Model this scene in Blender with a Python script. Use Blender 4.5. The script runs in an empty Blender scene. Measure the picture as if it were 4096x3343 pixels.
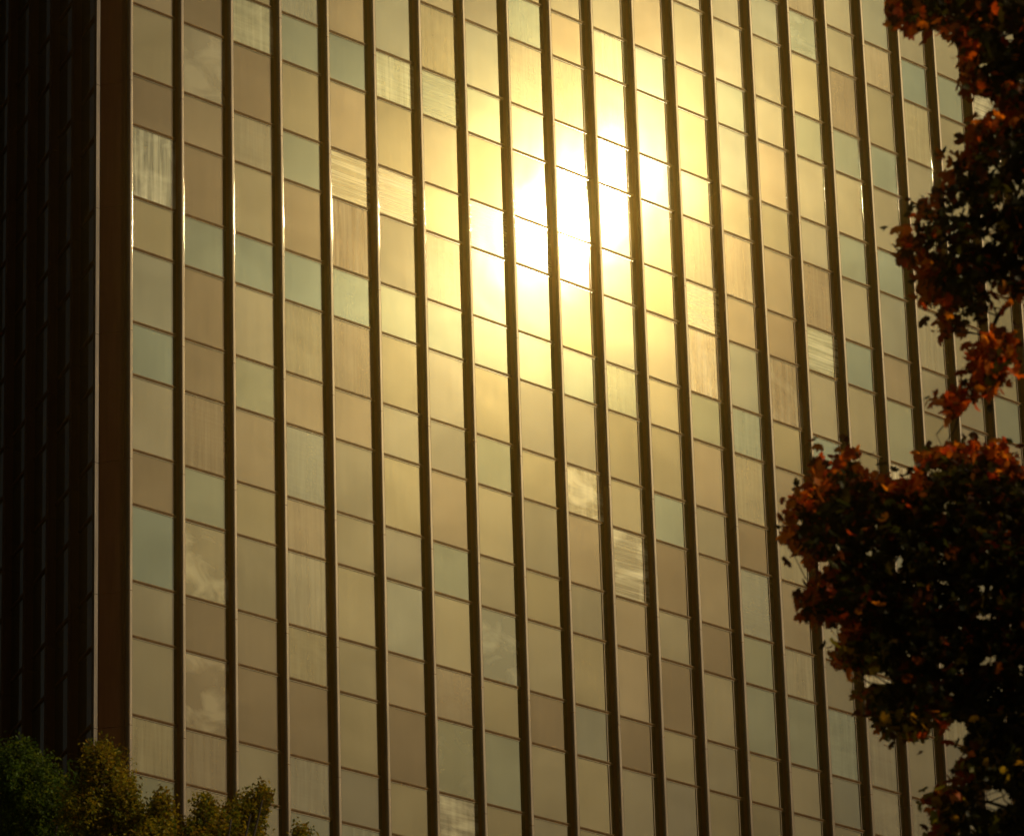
import bpy, bmesh, math, random
from mathutils import Vector, Matrix, noise
random.seed(7)
S = bpy.context.scene
C = S.collection
BAY = 1.5
Z0 = 1.6 + 38.3340 * BAY            # height of transom 0
# ------------------------------------------------------------ camera
ROT = [[0.85110235, -0.52434994, -0.02611394], [-0.09795098, -0.20746393, 0.97332642], [-0.51578135, -0.82584251, -0.22793363]]                       # rows: right, up, back
CAM = Vector((-19.782 * BAY, -42.387 * BAY, 1.6))
FPX, PPX, PPY = 12039.8, 1966.4, 5947.1
cd = bpy.data.cameras.new('camera'); cam = bpy.data.objects.new('camera', cd); C.objects.link(cam)
cam.matrix_world = Matrix(((ROT[0][0], ROT[1][0], ROT[2][0], CAM.x),
                           (ROT[0][1], ROT[1][1], ROT[2][1], CAM.y),
                           (ROT[0][2], ROT[1][2], ROT[2][2], CAM.z), (0, 0, 0, 1)))
cd.sensor_fit = 'HORIZONTAL'; cd.sensor_width = 36.0; cd.lens = FPX / 4096 * 36.0
cd.shift_x = (2048 - PPX) / 4096; cd.shift_y = (PPY - 1671.5) / 4096
cd.clip_start = 0.5; cd.clip_end = 5000
cd.dof.use_dof = True; cd.dof.focus_distance = 76.0; cd.dof.aperture_fstop = 3.6
S.camera = cam
def ray(x, y):
    """direction of a photo point (x, y in 2127 px wide overview), forward component 1"""
    vx = (x * 1.92572 - PPX) / FPX; vy = -(y * 1.92572 - PPY) / FPX
    return Vector([ROT[0][i] * vx + ROT[1][i] * vy - ROT[2][i] for i in range(3)])
def at(x, y, D):
    return CAM + ray(x, y) * D
def pix(P):
    q = P - CAM; R = [sum(ROT[i][j] * q[j] for j in range(3)) for i in range(3)]
    return (PPX + FPX * R[0] / -R[2]) / 1.92572, (PPY - FPX * R[1] / -R[2]) / 1.92572
# ------------------------------------------------------------ light
v = ray(1192, 442).normalized()
SUN = Vector((v.x, -v.y, v.z))       # mirrored in the facade
elev = math.asin(SUN.z); azi = math.atan2(SUN.x, SUN.y)
W = bpy.data.worlds.new('World'); S.world = W; W.use_nodes = True
nt = W.node_tree
sky = nt.nodes.new('ShaderNodeTexSky'); sky.sky_type = 'NISHITA'; sky.sun_disc = False
sky.sun_elevation = elev; sky.sun_rotation = azi
sky.air_density = 1.3; sky.dust_density = 4.5; sky.ozone_density = 1.0
bg = nt.nodes['Background']; bg.inputs['Strength'].default_value = 0.05
nt.links.new(sky.outputs[0], bg.inputs['Color'])
sd = bpy.data.lights.new('sun', 'SUN'); sd.energy = 5.0; sd.angle = math.radians(0.53); sd.color = (1.0, 0.86, 0.62)
so = bpy.data.objects.new('sun', sd); C.objects.link(so)
so.rotation_euler = SUN.to_track_quat('Z', 'Y').to_euler()
S.view_settings.view_transform = 'Standard'; S.view_settings.look = 'None'
S.view_settings.exposure = -1.2; S.view_settings.gamma = 1.0
S.cycles.use_denoising = True
S.cycles.max_bounces = 6; S.cycles.glossy_bounces = 5; S.cycles.diffuse_bounces = 2
S.cycles.sample_clamp_indirect = 12.0; S.cycles.volume_bounces = 2
# ------------------------------------------------------------ helpers
def obj(name, verts, faces, mats, parent=None, fm=None, attr=None, kind=None):
    m = bpy.data.meshes.new(name); m.from_pydata(verts, [], faces)
    for t in (mats if isinstance(mats, (list, tuple)) else [mats]): m.materials.append(t)
    if fm:
        m.polygons.foreach_set('material_index', fm)
    if attr:
        for an, vals in attr.items():
            a = m.color_attributes.new(an, 'FLOAT_COLOR', 'POINT')
            a.data.foreach_set('color', [c for q in vals for c in q])
    m.update()
    o = bpy.data.objects.new(name, m); C.objects.link(o)
    if parent: o.parent = parent
    if kind: o['kind'] = kind
    return o
def tag(o, label, cat, group=None):
    o['label'] = label; o['category'] = cat
    if group: o['group'] = group
    return o
def empty(name, loc=(0, 0, 0)):
    o = bpy.data.objects.new(name, None); C.objects.link(o); o.location = loc; return o
class MB:
    def __init__(s): s.v = []; s.f = []; s.m = []; s.a = []; s.b = []
    def box(s, x0, x1, y0, y1, z0, z1, mi=0):
        n = len(s.v)
        s.v += [(x, y, z) for z in (z0, z1) for (x, y) in ((x0, y0), (x1, y0), (x1, y1), (x0, y1))]
        s.f += [tuple(n + k for k in q) for q in ((3, 2, 1, 0), (4, 5, 6, 7), (0, 1, 5, 4), (1, 2, 6, 5), (2, 3, 7, 6), (3, 0, 4, 7))]
        s.m += [mi] * 6
    def prism(s, prof, z0, z1, mids):
        n = len(s.v); k = len(prof)
        s.v += [(x, y, z0) for x, y in prof] + [(x, y, z1) for x, y in prof]
        for i in range(k):
            j = (i + 1) % k
            s.f.append((n + i, n + j, n + k + j, n + k + i)); s.m.append(mids[i])
        n += 2 * k                   # the end caps have corners of their own, so the long faces shade straight
        s.v += [(x, y, z0) for x, y in prof] + [(x, y, z1) for x, y in prof]
        s.f.append(tuple(n + i for i in range(k))[::-1]); s.m.append(mids[0])
        s.f.append(tuple(n + k + i for i in range(k))); s.m.append(mids[0])
    def tube(s, pts, rad, seg=7):
        n0 = len(s.v); k = len(pts)
        for i, p in enumerate(pts):
            d = (pts[min(i + 1, k - 1)] - pts[max(i - 1, 0)]).normalized()
            a = d.orthogonal().normalized(); b = d.cross(a)
            for j in range(seg):
                t = 2 * math.pi * j / seg
                s.v.append(tuple(p + (a * math.cos(t) + b * math.sin(t)) * rad[i]))
        for i in range(k - 1):
            for j in range(seg):
                a_ = n0 + i * seg + j; b_ = n0 + i * seg + (j + 1) % seg
                s.f.append((a_, b_, b_ + seg, a_ + seg)); s.m.append(0)
    def build(s, name, mats, parent=None, attr=None, kind=None):
        return obj(name, s.v, s.f, mats, parent, s.m, attr, kind)
# ------------------------------------------------------------ materials
def mat(name):
    m = bpy.data.materials.new(name); m.use_nodes = True; t = m.node_tree; t.nodes.clear()
    return m, t, t.nodes.new, t.links.new
def addsh(t, shaders, cap=None):
    cur = shaders[0]
    for s in shaders[1:]:
        a = t.nodes.new('ShaderNodeAddShader'); t.links.new(cur, a.inputs[0]); t.links.new(s, a.inputs[1]); cur = a.outputs[0]
    o = t.nodes.new('ShaderNodeOutputMaterial'); t.links.new(cur, o.inputs['Surface'])
def glossy(t, rough, col=None, scale=None, link=None, normal=None):
    g = t.nodes.new('ShaderNodeBsdfAnisotropic' if False else 'ShaderNodeBsdfGlossy'); g.distribution = 'GGX'
    g.inputs['Roughness'].default_value = rough
    if col: g.inputs['Color'].default_value = (*col, 1)
    if link is not None:
        mx = t.nodes.new('ShaderNodeVectorMath'); mx.operation = 'MULTIPLY'; t.links.new(link, mx.inputs[0]); mx.inputs[1].default_value = scale
        t.links.new(mx.outputs[0], g.inputs['Color'])
    if normal is not None: t.links.new(normal, g.inputs['Normal'])
    return g.outputs[0]
# bronze solar glass: mirror coat + fine dust scatter + painted cloud and streak reflections
def glass_mat():
    m, t, N, L = mat('bronze_mirror_glass')
    tc = N('ShaderNodeNewGeometry'); at_ = N('ShaderNodeVertexColor'); at_.layer_name = 'tint'
    pt = N('ShaderNodeVertexColor'); pt.layer_name = 'pattern'
    sep = N('ShaderNodeSeparateColor'); L(pt.outputs['Color'], sep.inputs[0])
    def nz(scale, det, dist=0.0):
        mp = N('ShaderNodeMapping'); L(tc.outputs['Position'], mp.inputs[0]); mp.inputs['Scale'].default_value = scale
        n = N('ShaderNodeTexNoise'); n.inputs['Scale'].default_value = 1.0; n.inputs['Detail'].default_value = det
        n.inputs['Distortion'].default_value = dist
        L(mp.outputs[0], n.inputs['Vector']); return n.outputs['Fac']
    def mr(v_, a, b, c, d):
        r = N('ShaderNodeMapRange'); L(v_, r.inputs[0])
        for i, q in enumerate((a, b, c, d)): r.inputs[i + 1].default_value = q
        return r.outputs[0]
    def mul(a, b):
        q = N('ShaderNodeMath'); q.operation = 'MULTIPLY'
        L(a, q.inputs[0])
        if isinstance(b, float): q.inputs[1].default_value = b
        else: L(b, q.inputs[1])
        return q.outputs[0]
    def add(a, b):
        q = N('ShaderNodeMath'); q.operation = 'ADD'; L(a, q.inputs[0]); L(b, q.inputs[1]); return q.outputs[0]
    # waviness of the panes
    bump = N('ShaderNodeBump'); bump.inputs['Strength'].default_value = 1.0; bump.inputs['Distance'].default_value = 0.0022
    L(nz((0.9, 0.9, 0.7), 1.0, 0.3), bump.inputs['Height'])
    nrm = bump.outputs[0]
    # grime: faint vertical rain streaks + blotches
    grime = mul(mr(nz((11, 11, 0.4), 3.0), .3, .7, .98, 1.02), mr(nz((.45, .45, .6), 4.0, .8), .3, .7, .88, 1.10))
    ct = N('ShaderNodeVectorMath'); ct.operation = 'SCALE'; L(at_.outputs['Color'], ct.inputs[0]); L(grime, ct.inputs['Scale'])
    dust = mr(nz((12, 12, 0.5), 5.0, .4), .4, .8, .96, 1.12)
    cd_ = N('ShaderNodeVectorMath'); cd_.operation = 'SCALE'; L(ct.outputs[0], cd_.inputs[0]); L(dust, cd_.inputs['Scale'])
    sh = [glossy(t, 0.038, link=ct.outputs[0], scale=MIR, normal=nrm),
          glossy(t, 0.17, link=cd_.outputs[0], scale=LB1),
          glossy(t, 0.30, link=cd_.outputs[0], scale=LB2),
          glossy(t, 0.50, link=cd_.outputs[0], scale=LB3)]
    # reflected clouds and streaks of some panes, painted into the diffuse colour
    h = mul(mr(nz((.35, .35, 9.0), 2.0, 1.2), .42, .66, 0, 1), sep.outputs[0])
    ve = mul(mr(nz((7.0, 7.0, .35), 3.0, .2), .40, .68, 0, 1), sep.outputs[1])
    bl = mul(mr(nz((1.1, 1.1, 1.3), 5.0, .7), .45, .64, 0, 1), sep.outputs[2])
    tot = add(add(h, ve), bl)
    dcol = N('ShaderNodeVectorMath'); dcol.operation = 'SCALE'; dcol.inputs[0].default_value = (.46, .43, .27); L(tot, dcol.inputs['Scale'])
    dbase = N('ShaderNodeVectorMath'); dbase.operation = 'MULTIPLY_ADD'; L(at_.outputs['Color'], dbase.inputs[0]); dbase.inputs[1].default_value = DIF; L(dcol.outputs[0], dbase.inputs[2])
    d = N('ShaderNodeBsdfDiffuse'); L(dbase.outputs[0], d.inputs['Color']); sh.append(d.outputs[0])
    # specks of dirt
    addsh(t, sh); return m
HZD = .00150; HZG = .988
MIR = (.080, .0765, .063); LB1 = (.0066, .0058, .0030); LB2 = (.0080, .0075, .0040); LB3 = (.0100, .0092, .0046); DIF = (.006, .005, .003)
def metal(name, dif, lobes, bumpy=0.0):
    m, t, N, L = mat(name)
    g = N('ShaderNodeNewGeometry'); mp = N('ShaderNodeMapping'); L(g.outputs['Position'], mp.inputs[0]); mp.inputs['Scale'].default_value = (14, 14, .8)
    n = N('ShaderNodeTexNoise'); n.inputs['Scale'].default_value = 1; n.inputs['Detail'].default_value = 4; L(mp.outputs[0], n.inputs['Vector'])
    r = N('ShaderNodeMapRange'); L(n.outputs['Fac'], r.inputs[0]); r.inputs[1].default_value = .3; r.inputs[2].default_value = .7; r.inputs[3].default_value = .8; r.inputs[4].default_value = 1.2
    def sc(col):
        q = N('ShaderNodeVectorMath'); q.operation = 'SCALE'; q.inputs[0].default_value = col; L(r.outputs[0], q.inputs['Scale']); return q.outputs[0]
    d = N('ShaderNodeBsdfDiffuse'); L(sc(dif), d.inputs['Color'])
    addsh(t, [d.outputs[0]] + [glossy(t, ro, link=sc(c), scale=(1, 1, 1)) for ro, c in lobes]); return m
M_GLASS = glass_mat()
M_PAINT = metal('dark_bronze_paint', (.060, .020, .007), [(.5, (.016, .010, .005)), (.22, (.005, .004, .002))])
M_FLANK = metal('dark_bronze_veil_lift', (.10, .022, .005), [(.5, (.016, .010, .005))])  # same bronze paint, lightened to carry the glare veil over the fins
M_NOSE = metal('brushed_bronze_nose', (.02, .013, .008), [(.38, (.033, .027, .021)), (.25, (.013, .0108, .0050))])
M_RAIL = metal('bronze_transom', (.02, .010, .005), [(.42, (.020, .013, .007)), (.24, (.003, .0025, .0012))])
M_EDGE = metal('polished_edge_bead', (.02, .013, .008), [(.038, (.34, .29, .20)), (.38, (.034, .028, .021))])
M_STRIP = metal('corner_sky_sheen', (.02, .013, .008), [(.42, (.036, .030, .023))])  # reflected-sky brightness put into the first side fin's colour
M_HILITE = metal('painted_highlight', (.015, .013, .01), [(.07, (.16, .15, .12)), (.17, (.012, .011, .006)), (.3, (.024, .021, .012))])  # pale finish painting the bright line under each transom
M_CORE = metal('dark_core', (.02, .017, .014), [(.6, (.01, .01, .01))])
# ------------------------------------------------------------ setting
def simple(name, c1, c2, scale, rough=.95):
    m, t, N, L = mat(name)
    g = N('ShaderNodeNewGeometry'); n = N('ShaderNodeTexNoise'); n.inputs['Scale'].default_value = scale; n.inputs['Detail'].default_value = 6
    L(g.outputs['Position'], n.inputs['Vector']); cr = N('ShaderNodeValToRGB'); L(n.outputs['Fac'], cr.inputs[0])
    cr.color_ramp.elements[0].color = (*c1, 1); cr.color_ramp.elements[1].color = (*c2, 1); cr.color_ramp.elements[0].position = .35; cr.color_ramp.elements[1].position = .65
    b = N('ShaderNodeBsdfPrincipled'); L(cr.outputs[0], b.inputs['Base Color']); b.inputs['Roughness'].default_value = rough
    addsh(t, [b.outputs[0]]); return m
o = obj('ground', [(-3000, -3000, 0), (3000, -3000, 0), (3000, 3000, 0), (-3000, 3000, 0)], [(0, 1, 2, 3)], simple('grass_ground', (.03, .045, .015), (.06, .07, .025), .8)); o['kind'] = 'structure'
o = obj('plaza', [(-14, -16, .004), (50, -16, .004), (50, 40, .004), (-14, 40, .004)], [(0, 1, 2, 3)], simple('paving', (.16, .15, .13), (.22, .21, .19), 3.0)); o['kind'] = 'structure'
# ------------------------------------------------------------ the office tower
A_, B_ = 1.4560 * BAY, 1.0380 * BAY; FL = A_ + B_
def zk(k):
    n = k // 2; return Z0 - (n * FL + (k - 2 * n) * A_)
KTOP = -10; KBOT = 31
ZT = zk(KTOP) + .25; ZB = 0.0
NB = 28; NL = 16                      # bays on the sunny face, on the side face
XC = -.476 * BAY; CO = .201 * BAY; WF = .103 * BAY; DF = .145 * BAY
XR = NB * BAY - CO + WF
YL = .26 * BAY                        # first fin of the side face
tower = empty('office_tower', (XC, 0, 0)); tag(tower, 'tall dark bronze office tower with closely spaced vertical fins and gold mirror glass', 'building')
tower_off = Vector((XC, 0, 0))
def loc(mb):
    mb.v = [(x - XC, y, z) for x, y, z in mb.v]; return mb
# core behind the glass, closing slab on top
mb = MB(); mb.box(XC + .35, XR - .2, .35, (NL + .5) * BAY, 0, ZT + .1); loc(mb).build('core', M_CORE, tower)
mb = MB(); mb.box(XC - .05, XR, -.05, (NL + .5) * BAY + .1, ZT + .12, ZT + .9); loc(mb).build('parapet', M_PAINT, tower)
# fins
def fin_profile(x, r=.080, n=8):
    pr = [(x, .03)]; mi = [0]
    for i in range(n + 1):
        a = math.pi / 2 * i / n
        pr.append((x + r - r * math.cos(a), -DF + r - r * math.sin(a))); mi.append(1)
    e = .022
    for dg in (0, 1, 8, 22, 50, 90):
        a = math.radians(dg)
        pr.append((x + WF - e + e * math.sin(a), -DF + e - e * math.cos(a))); mi.append(2)
    pr.append((x + WF, .03)); mi[-1] = 0; mi.append(0)
    return pr, mi
joints = []
z = zk(3) - .42
while z > ZB: z -= FL
while z < ZT: joints.append(z); z += FL
def segs():
    zs = [ZB] + [j for j in joints if j > ZB + .5] + [ZT]
    return [(a + (.006 if i else 0), b - .006) for i, (a, b) in enumerate(zip(zs[:-1], zs[1:]))]
for i in range(NB + 1):
    pr, mi = fin_profile(i * BAY - CO); mb = MB()
    for a, b in segs(): mb.prism(pr, a, b, mi)
    f_ = loc(mb).build('fin', [M_FLANK, M_NOSE, M_EDGE], tower)
    k_ = len(pr)
    for pl in f_.data.polygons:
        q = pl.index % (k_ + 2)
        if 1 <= q <= 8 or 10 <= q <= 14: pl.use_smooth = True
    # added quarter-round bead that makes the mirrored edge glint left of the fin
    bx = i * BAY - CO - .116 * BAY; rb = .008; mb = MB()
    gp = [(bx + .03, -.0), (bx + .012, -rb)] ; gm = [0, 0]
    for dg in (0, 1, 8, 22, 50, 90):
        a = math.radians(dg); gp.append((bx - rb * math.sin(a), -rb * math.cos(a))); gm.append(0)
    gp = gp[::-1]
    if i >= 10:
        for a, b in segs(): mb.prism(gp, a, b, gm)
        g_ = loc(mb).build('glint_bead', M_EDGE, f_)
        for pl in g_.data.polygons:
            if pl.index % 10 < 6: pl.use_smooth = True
DL = .150 * BAY
for j in range(NL):
    mb = MB(); y = YL + j * BAY
    for a, b in segs():
        mb.box(XC - DL, XC + .03, y, y + WF, a, b)
    loc(mb).build('fin', [M_PAINT if j else M_STRIP], tower)
# chamfered corner post
mb = MB()
pr = [(XC - .50 * DL, YL - .004), (XC - .50 * DL, YL - .02), (-CO - .03, -.08), (-CO - .004, -.08), (-CO - .004, .2), (XC + .3, YL - .004)]
for a, b in segs(): mb.prism(pr, a, b, [0] * 6)
loc(mb).build('corner_post', [M_PAINT], tower)
# panes: tint and painted reflections of single panes read off the photograph
TEAL = [(622,80),(722,130),(910,195),(1005,220),(625,325),(432,525),(525,560),(625,590),(730,620),(820,655),(920,680),(1015,700),(320,720),(520,810),
        (1085,60),(1265,110),(1348,150),(1520,200),(1665,70),(1680,280),(1755,320),(1820,365),(1895,170),(1970,205),(1780,500),(1850,535),(1540,880),(1470,860),
        (1280,790),(310,1110),(430,1030),(935,1200),(940,1560),(1040,1590),(1385,1080),(1590,1500),(1020,940),(1670,1530),(1750,1600),(1110,735),(1705,730),
        (525,45),(820,155),(1205,760),(1870,900),(1755,960),(1800,710),(2095,860),(1580,1420),(320,1640)]
PALE = [(310,330),(740,350),(820,390),(1455,640),(1460,750),(820,155),(1265,110),(1010,480),(1215,1010),(1310,1180),(1720,430),(525,45),(2060,225),(1870,975)]
DARK = [(520,180),(318,210),(415,20),(1620,830),(1395,1190),(1140,1520),(1490,1340),(430,1310),(425,640),(410,350),(1540,1120),(1780,260),(730,460),(420,790),(520,1420),(610,1530),(1690,660),(1630,720),(1300,1500),(425,930),(320,970),(880,1560),(1400,1440)]
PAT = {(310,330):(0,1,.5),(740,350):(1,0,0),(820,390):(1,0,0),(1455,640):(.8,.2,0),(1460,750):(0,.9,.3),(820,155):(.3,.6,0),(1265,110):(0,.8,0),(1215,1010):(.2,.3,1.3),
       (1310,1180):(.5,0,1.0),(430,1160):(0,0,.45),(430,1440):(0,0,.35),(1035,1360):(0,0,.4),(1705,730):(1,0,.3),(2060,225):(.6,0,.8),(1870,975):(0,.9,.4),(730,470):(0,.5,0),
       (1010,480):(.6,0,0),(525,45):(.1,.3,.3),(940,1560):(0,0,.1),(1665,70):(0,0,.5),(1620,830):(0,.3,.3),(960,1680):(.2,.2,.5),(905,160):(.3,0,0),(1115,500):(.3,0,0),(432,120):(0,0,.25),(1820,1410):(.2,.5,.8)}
cells = {}
for c in range(NB):
    for k in range(KTOP, KBOT):
        z1, z0 = zk(k), max(zk(k + 1), .05)
        if z1 < .6: continue
        x0 = c * BAY - CO + WF; x1 = (c + 1) * BAY - CO
        # visible centre of the pane lies right of the fin in front of it
        px, py = pix(Vector(((x0 + x1) / 2 + .03, 0, (z0 + z1) / 2)))
        cells[(c, k)] = (px, py, x0, x1, z0, z1)
def nearest(lst):
    r = {}
    for q in lst:
        best = min(cells, key=lambda n: (cells[n][0] - q[0]) ** 2 + (cells[n][1] - q[1]) ** 2); r[best] = q
    return r
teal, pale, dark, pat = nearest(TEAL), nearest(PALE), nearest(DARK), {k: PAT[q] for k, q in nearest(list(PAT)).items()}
def pane(mb, key):
    px, py, x0, x1, z0, z1 = cells[key]
    rnd = random.Random(key[0] * 977 + key[1] * 13 + 5)
    u = rnd.random()
    g = rnd.uniform(.89, 1.09); w = rnd.uniform(-.06, .09)
    tint = [1.0 * g + w * .3, 1.0 * g, .98 * g - w]
    if key in teal: j_ = rnd.uniform(.0, .45); g = .96 + (g - .97) * .5; tint = [(.84 + j_ * .4) * g, (1.07 + j_ * .08) * g, (1.24 - j_ * .4) * g]
    elif key in dark: tint = [.82, .74, .70]
    elif u < .12: tint = [.93 * g, 1.02 * g, 1.10 * g]
    elif u < .30: tint = [1.0 * g, .93 * g, .89 * g]
    if key in pale: tint = [t * 1.12 for t in tint]
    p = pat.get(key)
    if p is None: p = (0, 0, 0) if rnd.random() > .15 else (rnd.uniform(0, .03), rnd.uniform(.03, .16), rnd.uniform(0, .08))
    tx, tz = rnd.gauss(0, .0012), rnd.gauss(0, .0012)
    n = len(mb.v)
    zz = [z0 + .01, z1 - .01]; xx = [x0 + .002, x1 - .002]
    mb.v += [(x, .02 + tx * (x - x0 - .6) + tz * (z_ - z0 - .8), z_) for z_ in zz for x in xx]
    mb.v += [(x, .045 + tx * (x - x0 - .6) + tz * (z_ - z0 - .8), z_) for z_ in zz for x in xx]
    for q in ((0, 1, 3, 2), (5, 4, 6, 7), (1, 0, 4, 5), (2, 3, 7, 6), (0, 2, 6, 4), (3, 1, 5, 7)):
        mb.f.append(tuple(n + i for i in q)); mb.m.append(0)
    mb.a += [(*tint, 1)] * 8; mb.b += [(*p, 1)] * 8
for par, nm in ((0, 'window'), (1, 'spandrel_panel')):
    ks = [k for k in cells if k[1] % 2 == par]
    vis = [k for k in ks if -40 < cells[k][0] < 2160 and -60 < cells[k][1] < 1800]
    # the ones that show largest: nearest the camera and clear of the maple
    vis.sort(key=lambda k: cells[k][0] + (400 if cells[k][0] > 1650 and cells[k][1] > 950 else 0))
    own = vis[:100]; rest = [k for k in ks if k not in set(own)]
    for k in own:
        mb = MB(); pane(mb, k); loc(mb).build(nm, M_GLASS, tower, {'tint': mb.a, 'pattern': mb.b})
    mb = MB()
    for k in rest: pane(mb, k)
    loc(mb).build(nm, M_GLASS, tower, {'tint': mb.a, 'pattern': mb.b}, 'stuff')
# transoms, one run per level behind the fins, 
for k in range(KTOP, KBOT + 1):
    z = zk(k)
    if z < .3: continue
    mb = MB(); 
    for c in range(NB):
        x0 = c * BAY - CO + WF; x1 = (c + 1) * BAY - CO
        mb.box(x0 - .002, x1 + .002, -.022, .05, z - .006, z + .030, 0); mb.box(x0 - .002, x1 + .002, -.010, .05, z - .036, z - .0062, 1)
    tr = loc(mb).build('transom', [M_RAIL, M_PAINT], tower)
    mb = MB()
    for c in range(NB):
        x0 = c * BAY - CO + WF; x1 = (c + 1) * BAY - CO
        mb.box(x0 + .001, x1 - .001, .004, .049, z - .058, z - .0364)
    loc(mb).build('highlight_strip', M_HILITE, tr)  # added strip standing in for the bloom along the pane's top edge
    mb = MB(); mb.box(XC - .03, XC + .05, YL + WF, (NL + .3) * BAY, z - .035, z + .035)
    loc(mb).build('side_transom', M_PAINT, tower)
# side face glazing: one tall pane strip per bay
for j in range(NL):
    mb = MB(); y0 = YL + j * BAY + WF; y1 = YL + (j + 1) * BAY
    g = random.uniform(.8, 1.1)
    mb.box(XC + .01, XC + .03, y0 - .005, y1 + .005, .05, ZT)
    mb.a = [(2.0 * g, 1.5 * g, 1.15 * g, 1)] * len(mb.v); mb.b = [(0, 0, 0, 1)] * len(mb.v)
    loc(mb).build('side_glazing', M_GLASS, tower, {'tint': mb.a, 'pattern': mb.b})
mb = MB(); mb.box(XC + .1, XR - .05, (NL + .5) * BAY + .05, (NL + .5) * BAY + .25, 0, ZT); mb.box(XR - .15, XR - .001, .1, (NL + .5) * BAY, 0, ZT)
loc(mb).build('rear_wall', M_CORE, tower)
# ------------------------------------------------------------ foliage
def leaf_mat(name, trans=.58):
    m, t, N, L = mat(name)
    a = N('ShaderNodeVertexColor'); a.layer_name = 'leaf'
    d = N('ShaderNodeBsdfDiffuse'); L(a.outputs[0], d.inputs[0])
    tr = N('ShaderNodeBsdfTranslucent'); mu = N('ShaderNodeVectorMath'); mu.operation = 'MULTIPLY'; mu.inputs[1].default_value = (1.35, 1.15, .6); L(a.outputs[0], mu.inputs[0]); L(mu.outputs[0], tr.inputs[0])
    mx = N('ShaderNodeMixShader'); mx.inputs[0].default_value = trans; L(d.outputs[0], mx.inputs[1]); L(tr.outputs[0], mx.inputs[2])
    g = N('ShaderNodeBsdfGlossy'); g.inputs['Roughness'].default_value = .45; g.inputs['Color'].default_value = (.009, .008, .006, 1)
    addsh(t, [mx.outputs[0], g.outputs[0]]); return m
M_LEAF = leaf_mat('maple_leaf'); M_LEAF2 = leaf_mat('small_leaf', .5)
M_BARK = simple('bark', (.035, .025, .018), (.07, .05, .035), 9.0)
# maple leaf outline (x across, y along), centre at petiole
half = [(0, 1.0), (.10, .78), (.20, .80), (.17, .60), (.42, .66), (.50, .78), (.58, .66), (.80, .60), (.66, .44), (.70, .30), (.48, .18), (.56, 0.02), (.30, .02), (.06, -.06)]
MAPLE = [(x, y - .35) for x, y in half] + [(-x, y - .35) for x, y in half[:0:-1]]
class Leaves:
    def __init__(s): s.v = []; s.f = []; s.c = []
    def add(s, P, size, shape, col, nrm=None, down=None):
        rnd = random
        n = Vector((rnd.gauss(0, 1), rnd.gauss(0, 1), rnd.gauss(0, 1) + .9)).normalized() if nrm is None else nrm
        t = Vector((rnd.gauss(0, .7), rnd.gauss(0, .7), rnd.gauss(-.6, .6))); t = (t - n * t.dot(n))
        if t.length < 1e-3: t = n.orthogonal()
        t.normalize(); b = n.cross(t); k = len(s.v); fold = rnd.uniform(.05, .4); curl = rnd.uniform(-.3, .5)
        s.v.append(tuple(P)); 
        for x, y in shape:
            q = P + (b * x + t * y + n * (fold * abs(x) - curl * y * y)) * size; s.v.append(tuple(q))
        m = len(shape)
        for i in range(m): s.f.append((k, k + 1 + i, k + 1 + (i + 1) % m))
        s.c += [(*col, 1)] * (m + 1)
    def build(s, name, mt, parent, loc_):
        v = [(a - loc_[0], b - loc_[1], c - loc_[2]) for a, b, c in s.v]
        return obj(name, v, s.f, mt, parent, None, {'leaf': s.c})
def inside(p, poly):
    x, y = p; r = False; j = len(poly) - 1
    for i in range(len(poly)):
        xi, yi = poly[i]; xj, yj = poly[j]
        if (yi > y) != (yj > y) and x < (xj - xi) * (y - yi) / (yj - yi) + xi: r = not r
        j = i
    return r
def edge_dist(p, poly, lim=1995):
    x, y = p; best = 1e9; by = 0
    for i in range(len(poly)):
        x0, y0 = poly[i]; x1, y1 = poly[(i + 1) % len(poly)]
        if (x0 > 2100 and x1 > 2100) : continue
        dx, dy = x1 - x0, y1 - y0; L2 = dx * dx + dy * dy or 1
        t = max(0, min(1, ((x - x0) * dx + (y - y0) * dy) / L2)); d = math.hypot(x - x0 - t * dx, y - y0 - t * dy)
        if d < best: best = d; by = (y0 + t * dy) - y
    return best, by
DM = 22.0                             # metres to the maple
P1 = [(1840,-60),(1842,30),(1858,62),(1900,58),(1945,68),(1988,90),(1998,150),(2000,185),(2035,190),(2060,215),(2100,235),(2420,260),(2420,-60)]
P2 = [(2095,235),(2015,240),(2010,300),(1975,325),(1960,372),(1925,400),(1905,440),(1872,480),(1860,520),(1876,548),(1918,545),(1908,600),(1925,632),(1958,640),(1950,690),(2005,702),(2040,680),(2065,625),(2420,600),(2420,235)]
P3 = [(2085,640),(2050,690),(2022,730),(2012,765),(2022,798),(1965,815),(1940,848),(1985,866),(2008,838),(2045,822),(2082,806),(2095,760),(2105,700)]
P4 = [(1695,940),(1715,965),(1745,958),(1762,928),(1795,932),(1790,962),(1815,985),(1850,1002),(1893,1000),(1905,942),(1960,925),(2030,920),(2090,925),(2115,972),(2420,960),(2420,1860),(1935,1860),(1905,1800),(1945,1715),(1925,1655),(1985,1612),(1992,1565),(1945,1500),(1900,1538),(1840,1536),(1803,1500),(1790,1430),(1800,1398),(1750,1378),(1738,1330),(1765,1302),(1700,1300),(1660,1280),(1650,1242),(1690,1222),(1712,1180),(1690,1160),(1655,1152),(1622,1118),(1640,1040),(1680,1005)]
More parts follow.
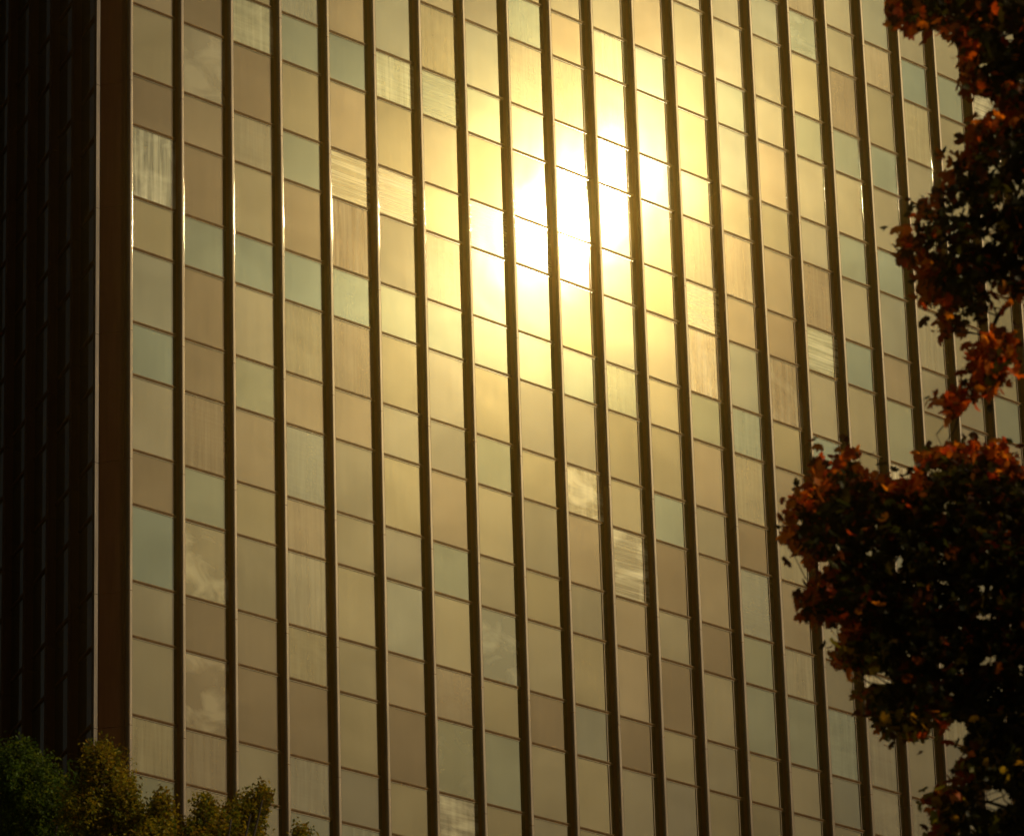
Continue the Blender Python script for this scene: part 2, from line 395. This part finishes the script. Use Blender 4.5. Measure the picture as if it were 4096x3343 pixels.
HOLES = [(1862,1172,14,20),(1825,1408,27,17),(2050,1284,24,9),(2055,1372,20,12),(1990,1515,24,22),(2062,1662,42,26),(2090,75,26,12),(2049,502,36,12),(1977,447,14,12),(1964,506,18,14),(2042,137,13,9),(2040,222,22,26),(2075,668,30,18),(2018,591,10,7),(1905,640,10,8),(2085,420,10,22),(1820,1100,9,7),(1900,1095,7,5),(2080,330,14,10),(1700,1250,6,5),(1960,1420,10,8),(2090,1500,14,12),(2020,1720,12,10),(2030,380,8,14)]
def holed(p): return any(((p[0] - a) / c) ** 2 + ((p[1] - b) / d) ** 2 < 1 for a, b, c, d in HOLES)
RED = [(.72, .13, .008), (.80, .20, .010), (.64, .09, .008), (.76, .24, .014), (.46, .055, .01)]  # autumn reds, brightened to stand in for backlight along the crown edge
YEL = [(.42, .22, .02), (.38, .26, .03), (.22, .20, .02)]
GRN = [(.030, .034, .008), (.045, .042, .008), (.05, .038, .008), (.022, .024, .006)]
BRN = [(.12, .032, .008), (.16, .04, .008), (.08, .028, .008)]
maple = empty('maple_tree', tuple(at(2420, 1500, DM + 1.5).xy) + (0,))
tag(maple, 'big maple in front of the tower at right, leaves turning orange red', 'tree')
ML = tuple(maple.location)
lv = Leaves(); twigs = MB(); tips = []
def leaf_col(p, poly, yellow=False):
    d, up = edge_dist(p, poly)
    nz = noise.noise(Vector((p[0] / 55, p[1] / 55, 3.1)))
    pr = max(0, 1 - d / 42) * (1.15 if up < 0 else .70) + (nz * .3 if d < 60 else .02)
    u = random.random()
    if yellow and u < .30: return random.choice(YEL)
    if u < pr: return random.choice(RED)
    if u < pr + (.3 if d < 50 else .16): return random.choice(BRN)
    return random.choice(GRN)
def spray(poly, count, thick, yellow=None, redbias=0):
    xs = [q[0] for q in poly]; ys = [q[1] for q in poly]; n = 0; tries = 0
    while n < count and tries < count * 40:
        tries += 1
        c = (random.uniform(min(xs), max(xs)), random.uniform(min(ys), max(ys)))
        if not inside(c, poly) or holed(c): continue
        D = DM + random.uniform(0, 1) ** 1.3 * thick
        cp = at(c[0], c[1], D); tips.append(cp)
        for _ in range(random.randint(7, 12)):
            q = (c[0] + random.gauss(0, 16), c[1] + random.gauss(0, 14))
            if holed(q): continue
            if not inside(q, poly) and random.random() > .30: continue
            P = at(q[0], q[1], D + random.gauss(0, .09))
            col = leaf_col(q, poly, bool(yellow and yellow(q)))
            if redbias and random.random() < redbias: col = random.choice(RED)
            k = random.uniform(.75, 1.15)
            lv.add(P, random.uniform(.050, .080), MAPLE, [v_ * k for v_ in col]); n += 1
spray(P1, 5200, 1.6, redbias=.06)
spray(P2, 4300, 1.2, redbias=.03)
spray(P3, 420, .4, redbias=.45)
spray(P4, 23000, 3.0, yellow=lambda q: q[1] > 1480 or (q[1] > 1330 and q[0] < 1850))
# the rest of the crown, outside the frame
outer = []
for i in range(520):
    a = random.uniform(0, 6.283); zc = random.uniform(8.5, 22.5)
    rr = 3.9 * math.sin(math.pi * (zc - 7.5) / 16) ** .6 * random.random() ** .35
    P = Vector((ML[0] + .4 + rr * math.cos(a), ML[1] + rr * math.sin(a), zc)); px, py = pix(P)
    if px < 2230 and py < 1860: continue
    outer.append(P)
    for _ in range(46):
        q = P + Vector((random.gauss(0, .26), random.gauss(0, .26), random.gauss(0, .20))); px, py = pix(q)
        if px < 2150 and py < 1790: continue
        k = random.uniform(.7, 1.1); lv.add(q, random.uniform(.06, .10), MAPLE, [v_ * k for v_ in random.choice(GRN * 3 + BRN * 2 + RED)])
lv.build('crown', M_LEAF, maple, ML)
# trunk and limbs
tr = MB(); top = at(2330, 250, DM + 1.2)
base = Vector((ML[0], ML[1], 0))
pts = [base + Vector((0, 0, -.2)), base + Vector((.1, 0, 4)), at(2420, 1850, DM + 1.3), at(2390, 1400, DM + 1.4), at(2350, 900, DM + 1.3), top, at(2300, -250, DM + 1.2)]
tr.tube(pts, [.34, .27, .23, .18, .13, .08, .03], 10)
limbs = [((2390, 1400), [(2230, 1330), (2100, 1240), (1960, 1190), (1870, 1150)], .06), ((2405, 1560), [(2250, 1560), (2120, 1520), (1960, 1470), (1860, 1430)], .05),
         ((2370, 1100), [(2240, 1060), (2120, 1020), (1990, 985)], .045), ((2350, 700), [(2220, 620), (2120, 560), (2000, 500), (1900, 500)], .04),
         ((2340, 500), [(2200, 480), (2070, 650), (2062, 760), (2000, 835)], .03), ((2330, 300), [(2200, 160), (2080, 90), (1950, 40)], .045),
         ((2415, 1800), [(2260, 1760), (2120, 1700), (2020, 1660)], .05), ((2390, 1350), [(2220, 1200), (2030, 1100), (1850, 1040), (1760, 1000)], .04),
         ((2100, 1240), [(1950, 1260), (1820, 1250), (1720, 1250)], .022)]
nodes = []
for s0, ps, r in limbs:
    chain = [at(*s0, DM + 1.35)] + [at(x, y, DM + .6 + .3 * math.sin(i * 2.1 + x)) for i, (x, y) in enumerate(ps)]
    fine = []
    for a, b in zip(chain[:-1], chain[1:]):
        for t in (0, .33, .66):
            fine.append(a.lerp(b, t) + Vector((random.gauss(0, .025), random.gauss(0, .025), random.gauss(0, .025))))
    fine.append(chain[-1]); rad = [r * (1 - .85 * i / (len(fine) - 1)) for i in range(len(fine))]
    tr.tube(fine, rad, 6); nodes += list(zip(fine, rad))
for P in outer[::4]:
    z_ = max(5.0, P.z - 1.6); s_ = Vector((base.x + (at(2350, 900, DM + 1.3).x - base.x) * z_ / 14, base.y + (at(2350, 900, DM + 1.3).y - base.y) * z_ / 14, z_))
    tr.tube([s_, s_.lerp(P, .55) + Vector((0, 0, .15)), P], [.05, .03, .008], 5)
tr.v = [tuple(Vector(q) - Vector(ML)) for q in tr.v]
tr.build('trunk', M_BARK, maple)
for i, t_ in enumerate(tips):
    if i % 3: continue
    n_, r_ = min(nodes, key=lambda q: (q[0] - t_).length_squared)
    d = (n_ - t_).length
    if d > .7: continue
    mid = n_.lerp(t_, .5) + Vector((random.gauss(0, .05), random.gauss(0, .05), -.03))
    twigs.tube([n_, mid, t_], [.006, .0045, .002], 4)
twigs.v = [tuple(Vector(q) - Vector(ML)) for q in twigs.v]
twigs.build('twigs', M_BARK, maple)
# small-leaved trees at lower left
OVAL = [(0, -.5), (.26, -.1), (.22, .25), (0, .6), (-.22, .25), (-.26, -.1)]
def small_tree(label, D, lumps, cols, trunk_px, seed, lsize=.050):
    random.seed(seed)
    base = at(*trunk_px, D + .8); t = empty('small_leaved_tree', (base.x, base.y, 0)); tag(t, label, 'tree')
    L_ = Leaves(); lc = (base.x, base.y, 0); mpp = D / 6252
    cl = []
    for (x, y, rx, ry, n) in lumps:
        c = at(x, y, D + random.uniform(-.3, .6))
        for _ in range(int(n)):
            # twig clusters through the lump, denser towards its skin
            d = Vector((random.gauss(0, 1), random.gauss(0, 1), random.gauss(0, 1))).normalized() * random.random() ** .33
            d *= .72 + .5 * noise.noise(d * 2.3 + Vector((x, y, 0)) * .01)  + .12
            P = c + Vector((d.x * rx * mpp, d.y * rx * mpp, d.z * ry * mpp)); cl.append((P, d.length, d.z))
    for P, dl, dz in cl:
        col0 = random.choice(cols); k0 = random.uniform(.75, 1.2)
        up = Vector((random.gauss(0, .35), random.gauss(0, .35), 1)).normalized()
        for i in range(11):
            q = P + up * (i * .022 - .09) + Vector((random.gauss(0, .035), random.gauss(0, .035), random.gauss(0, .03)))
            k = k0 * random.uniform(.8, 1.25); L_.add(q, lsize * random.uniform(.7, 1.3), OVAL, [v_ * k for v_ in col0])
    L_.build('crown', M_LEAF2, t, lc)
    tb = MB(); topz = base.z
    pts = [Vector((0, 0, -.2)), Vector((.1, .05, topz * .35)), Vector((-.05, .1, topz * .7)), Vector((0, 0, topz - .6))]
    tb.tube(pts, [.22, .17, .12, .05], 9)
    for (x, y, rx, ry, n) in lumps:
        c = at(x, y, D) - Vector(lc); s_ = Vector((0, 0, min(topz * .8, c.z - 1.2)))
        tb.tube([s_, s_.lerp(c, .5) + Vector((0, 0, .2)), c], [.07, .04, .012], 5)
    tb.build('trunk', M_BARK, t); return t
G1 = [(.050, .090, .010), (.080, .130, .012), (.035, .060, .010), (.13, .16, .016)]
G2 = [(.17, .17, .012), (.25, .20, .012), (.11, .13, .012), (.34, .25, .014), (.20, .12, .010)]
small_tree('dark green small-leaved treetop at the lower left edge of the frame', 40.0,
           [(45,1600,60,62,330),(80,1660,85,85,520),(0,1640,70,80,330),(60,1780,130,120,900),(120,1700,60,70,260),(-90,1800,120,140,500),(30,1960,190,170,700),(-60,2180,300,200,1100),(60,2420,260,190,900)], G1, (20, 1900), 11)
small_tree('olive yellow small-leaved treetop against the foot of the glass wall', 38.0,
           [(208,1590,42,48,260),(232,1640,52,70,380),(190,1690,70,80,420),(262,1680,34,50,160),(300,1740,70,62,420),(338,1680,22,34,90),(330,1720,36,40,150),(385,1760,60,60,330),(427,1690,24,36,110),
            (440,1740,48,50,240),(500,1750,60,60,330),(520,1690,36,40,170),(545,1660,20,24,70),(480,1700,26,34,90),(590,1790,40,36,110),(625,1745,22,26,60),(640,1780,40,40,110),(350,1900,260,150,1500),(300,2130,300,190,1100),(420,2350,280,190,900)], G2, (360, 1950), 12)
# ------------------------------------------------------------ added haze that makes the bloom around the mirrored sun
hz = MB(); hz.box(-120, 140, -130, 90, -1.0, 110)
hm = bpy.data.materials.new('bloom_haze'); hm.use_nodes = True; ht = hm.node_tree; ht.nodes.clear()
pv = ht.nodes.new('ShaderNodeVolumePrincipled'); pv.inputs['Color'].default_value = (1.0, .71, .22, 1); pv.inputs['Density'].default_value = HZD; pv.inputs['Anisotropy'].default_value = HZG
ho = ht.nodes.new('ShaderNodeOutputMaterial'); ht.links.new(pv.outputs[0], ho.inputs['Volume'])
h_ = hz.build('haze', hm, None, None, 'stuff'); tag(h_, 'thin warm haze added for the bloom of the mirrored sun', 'haze')
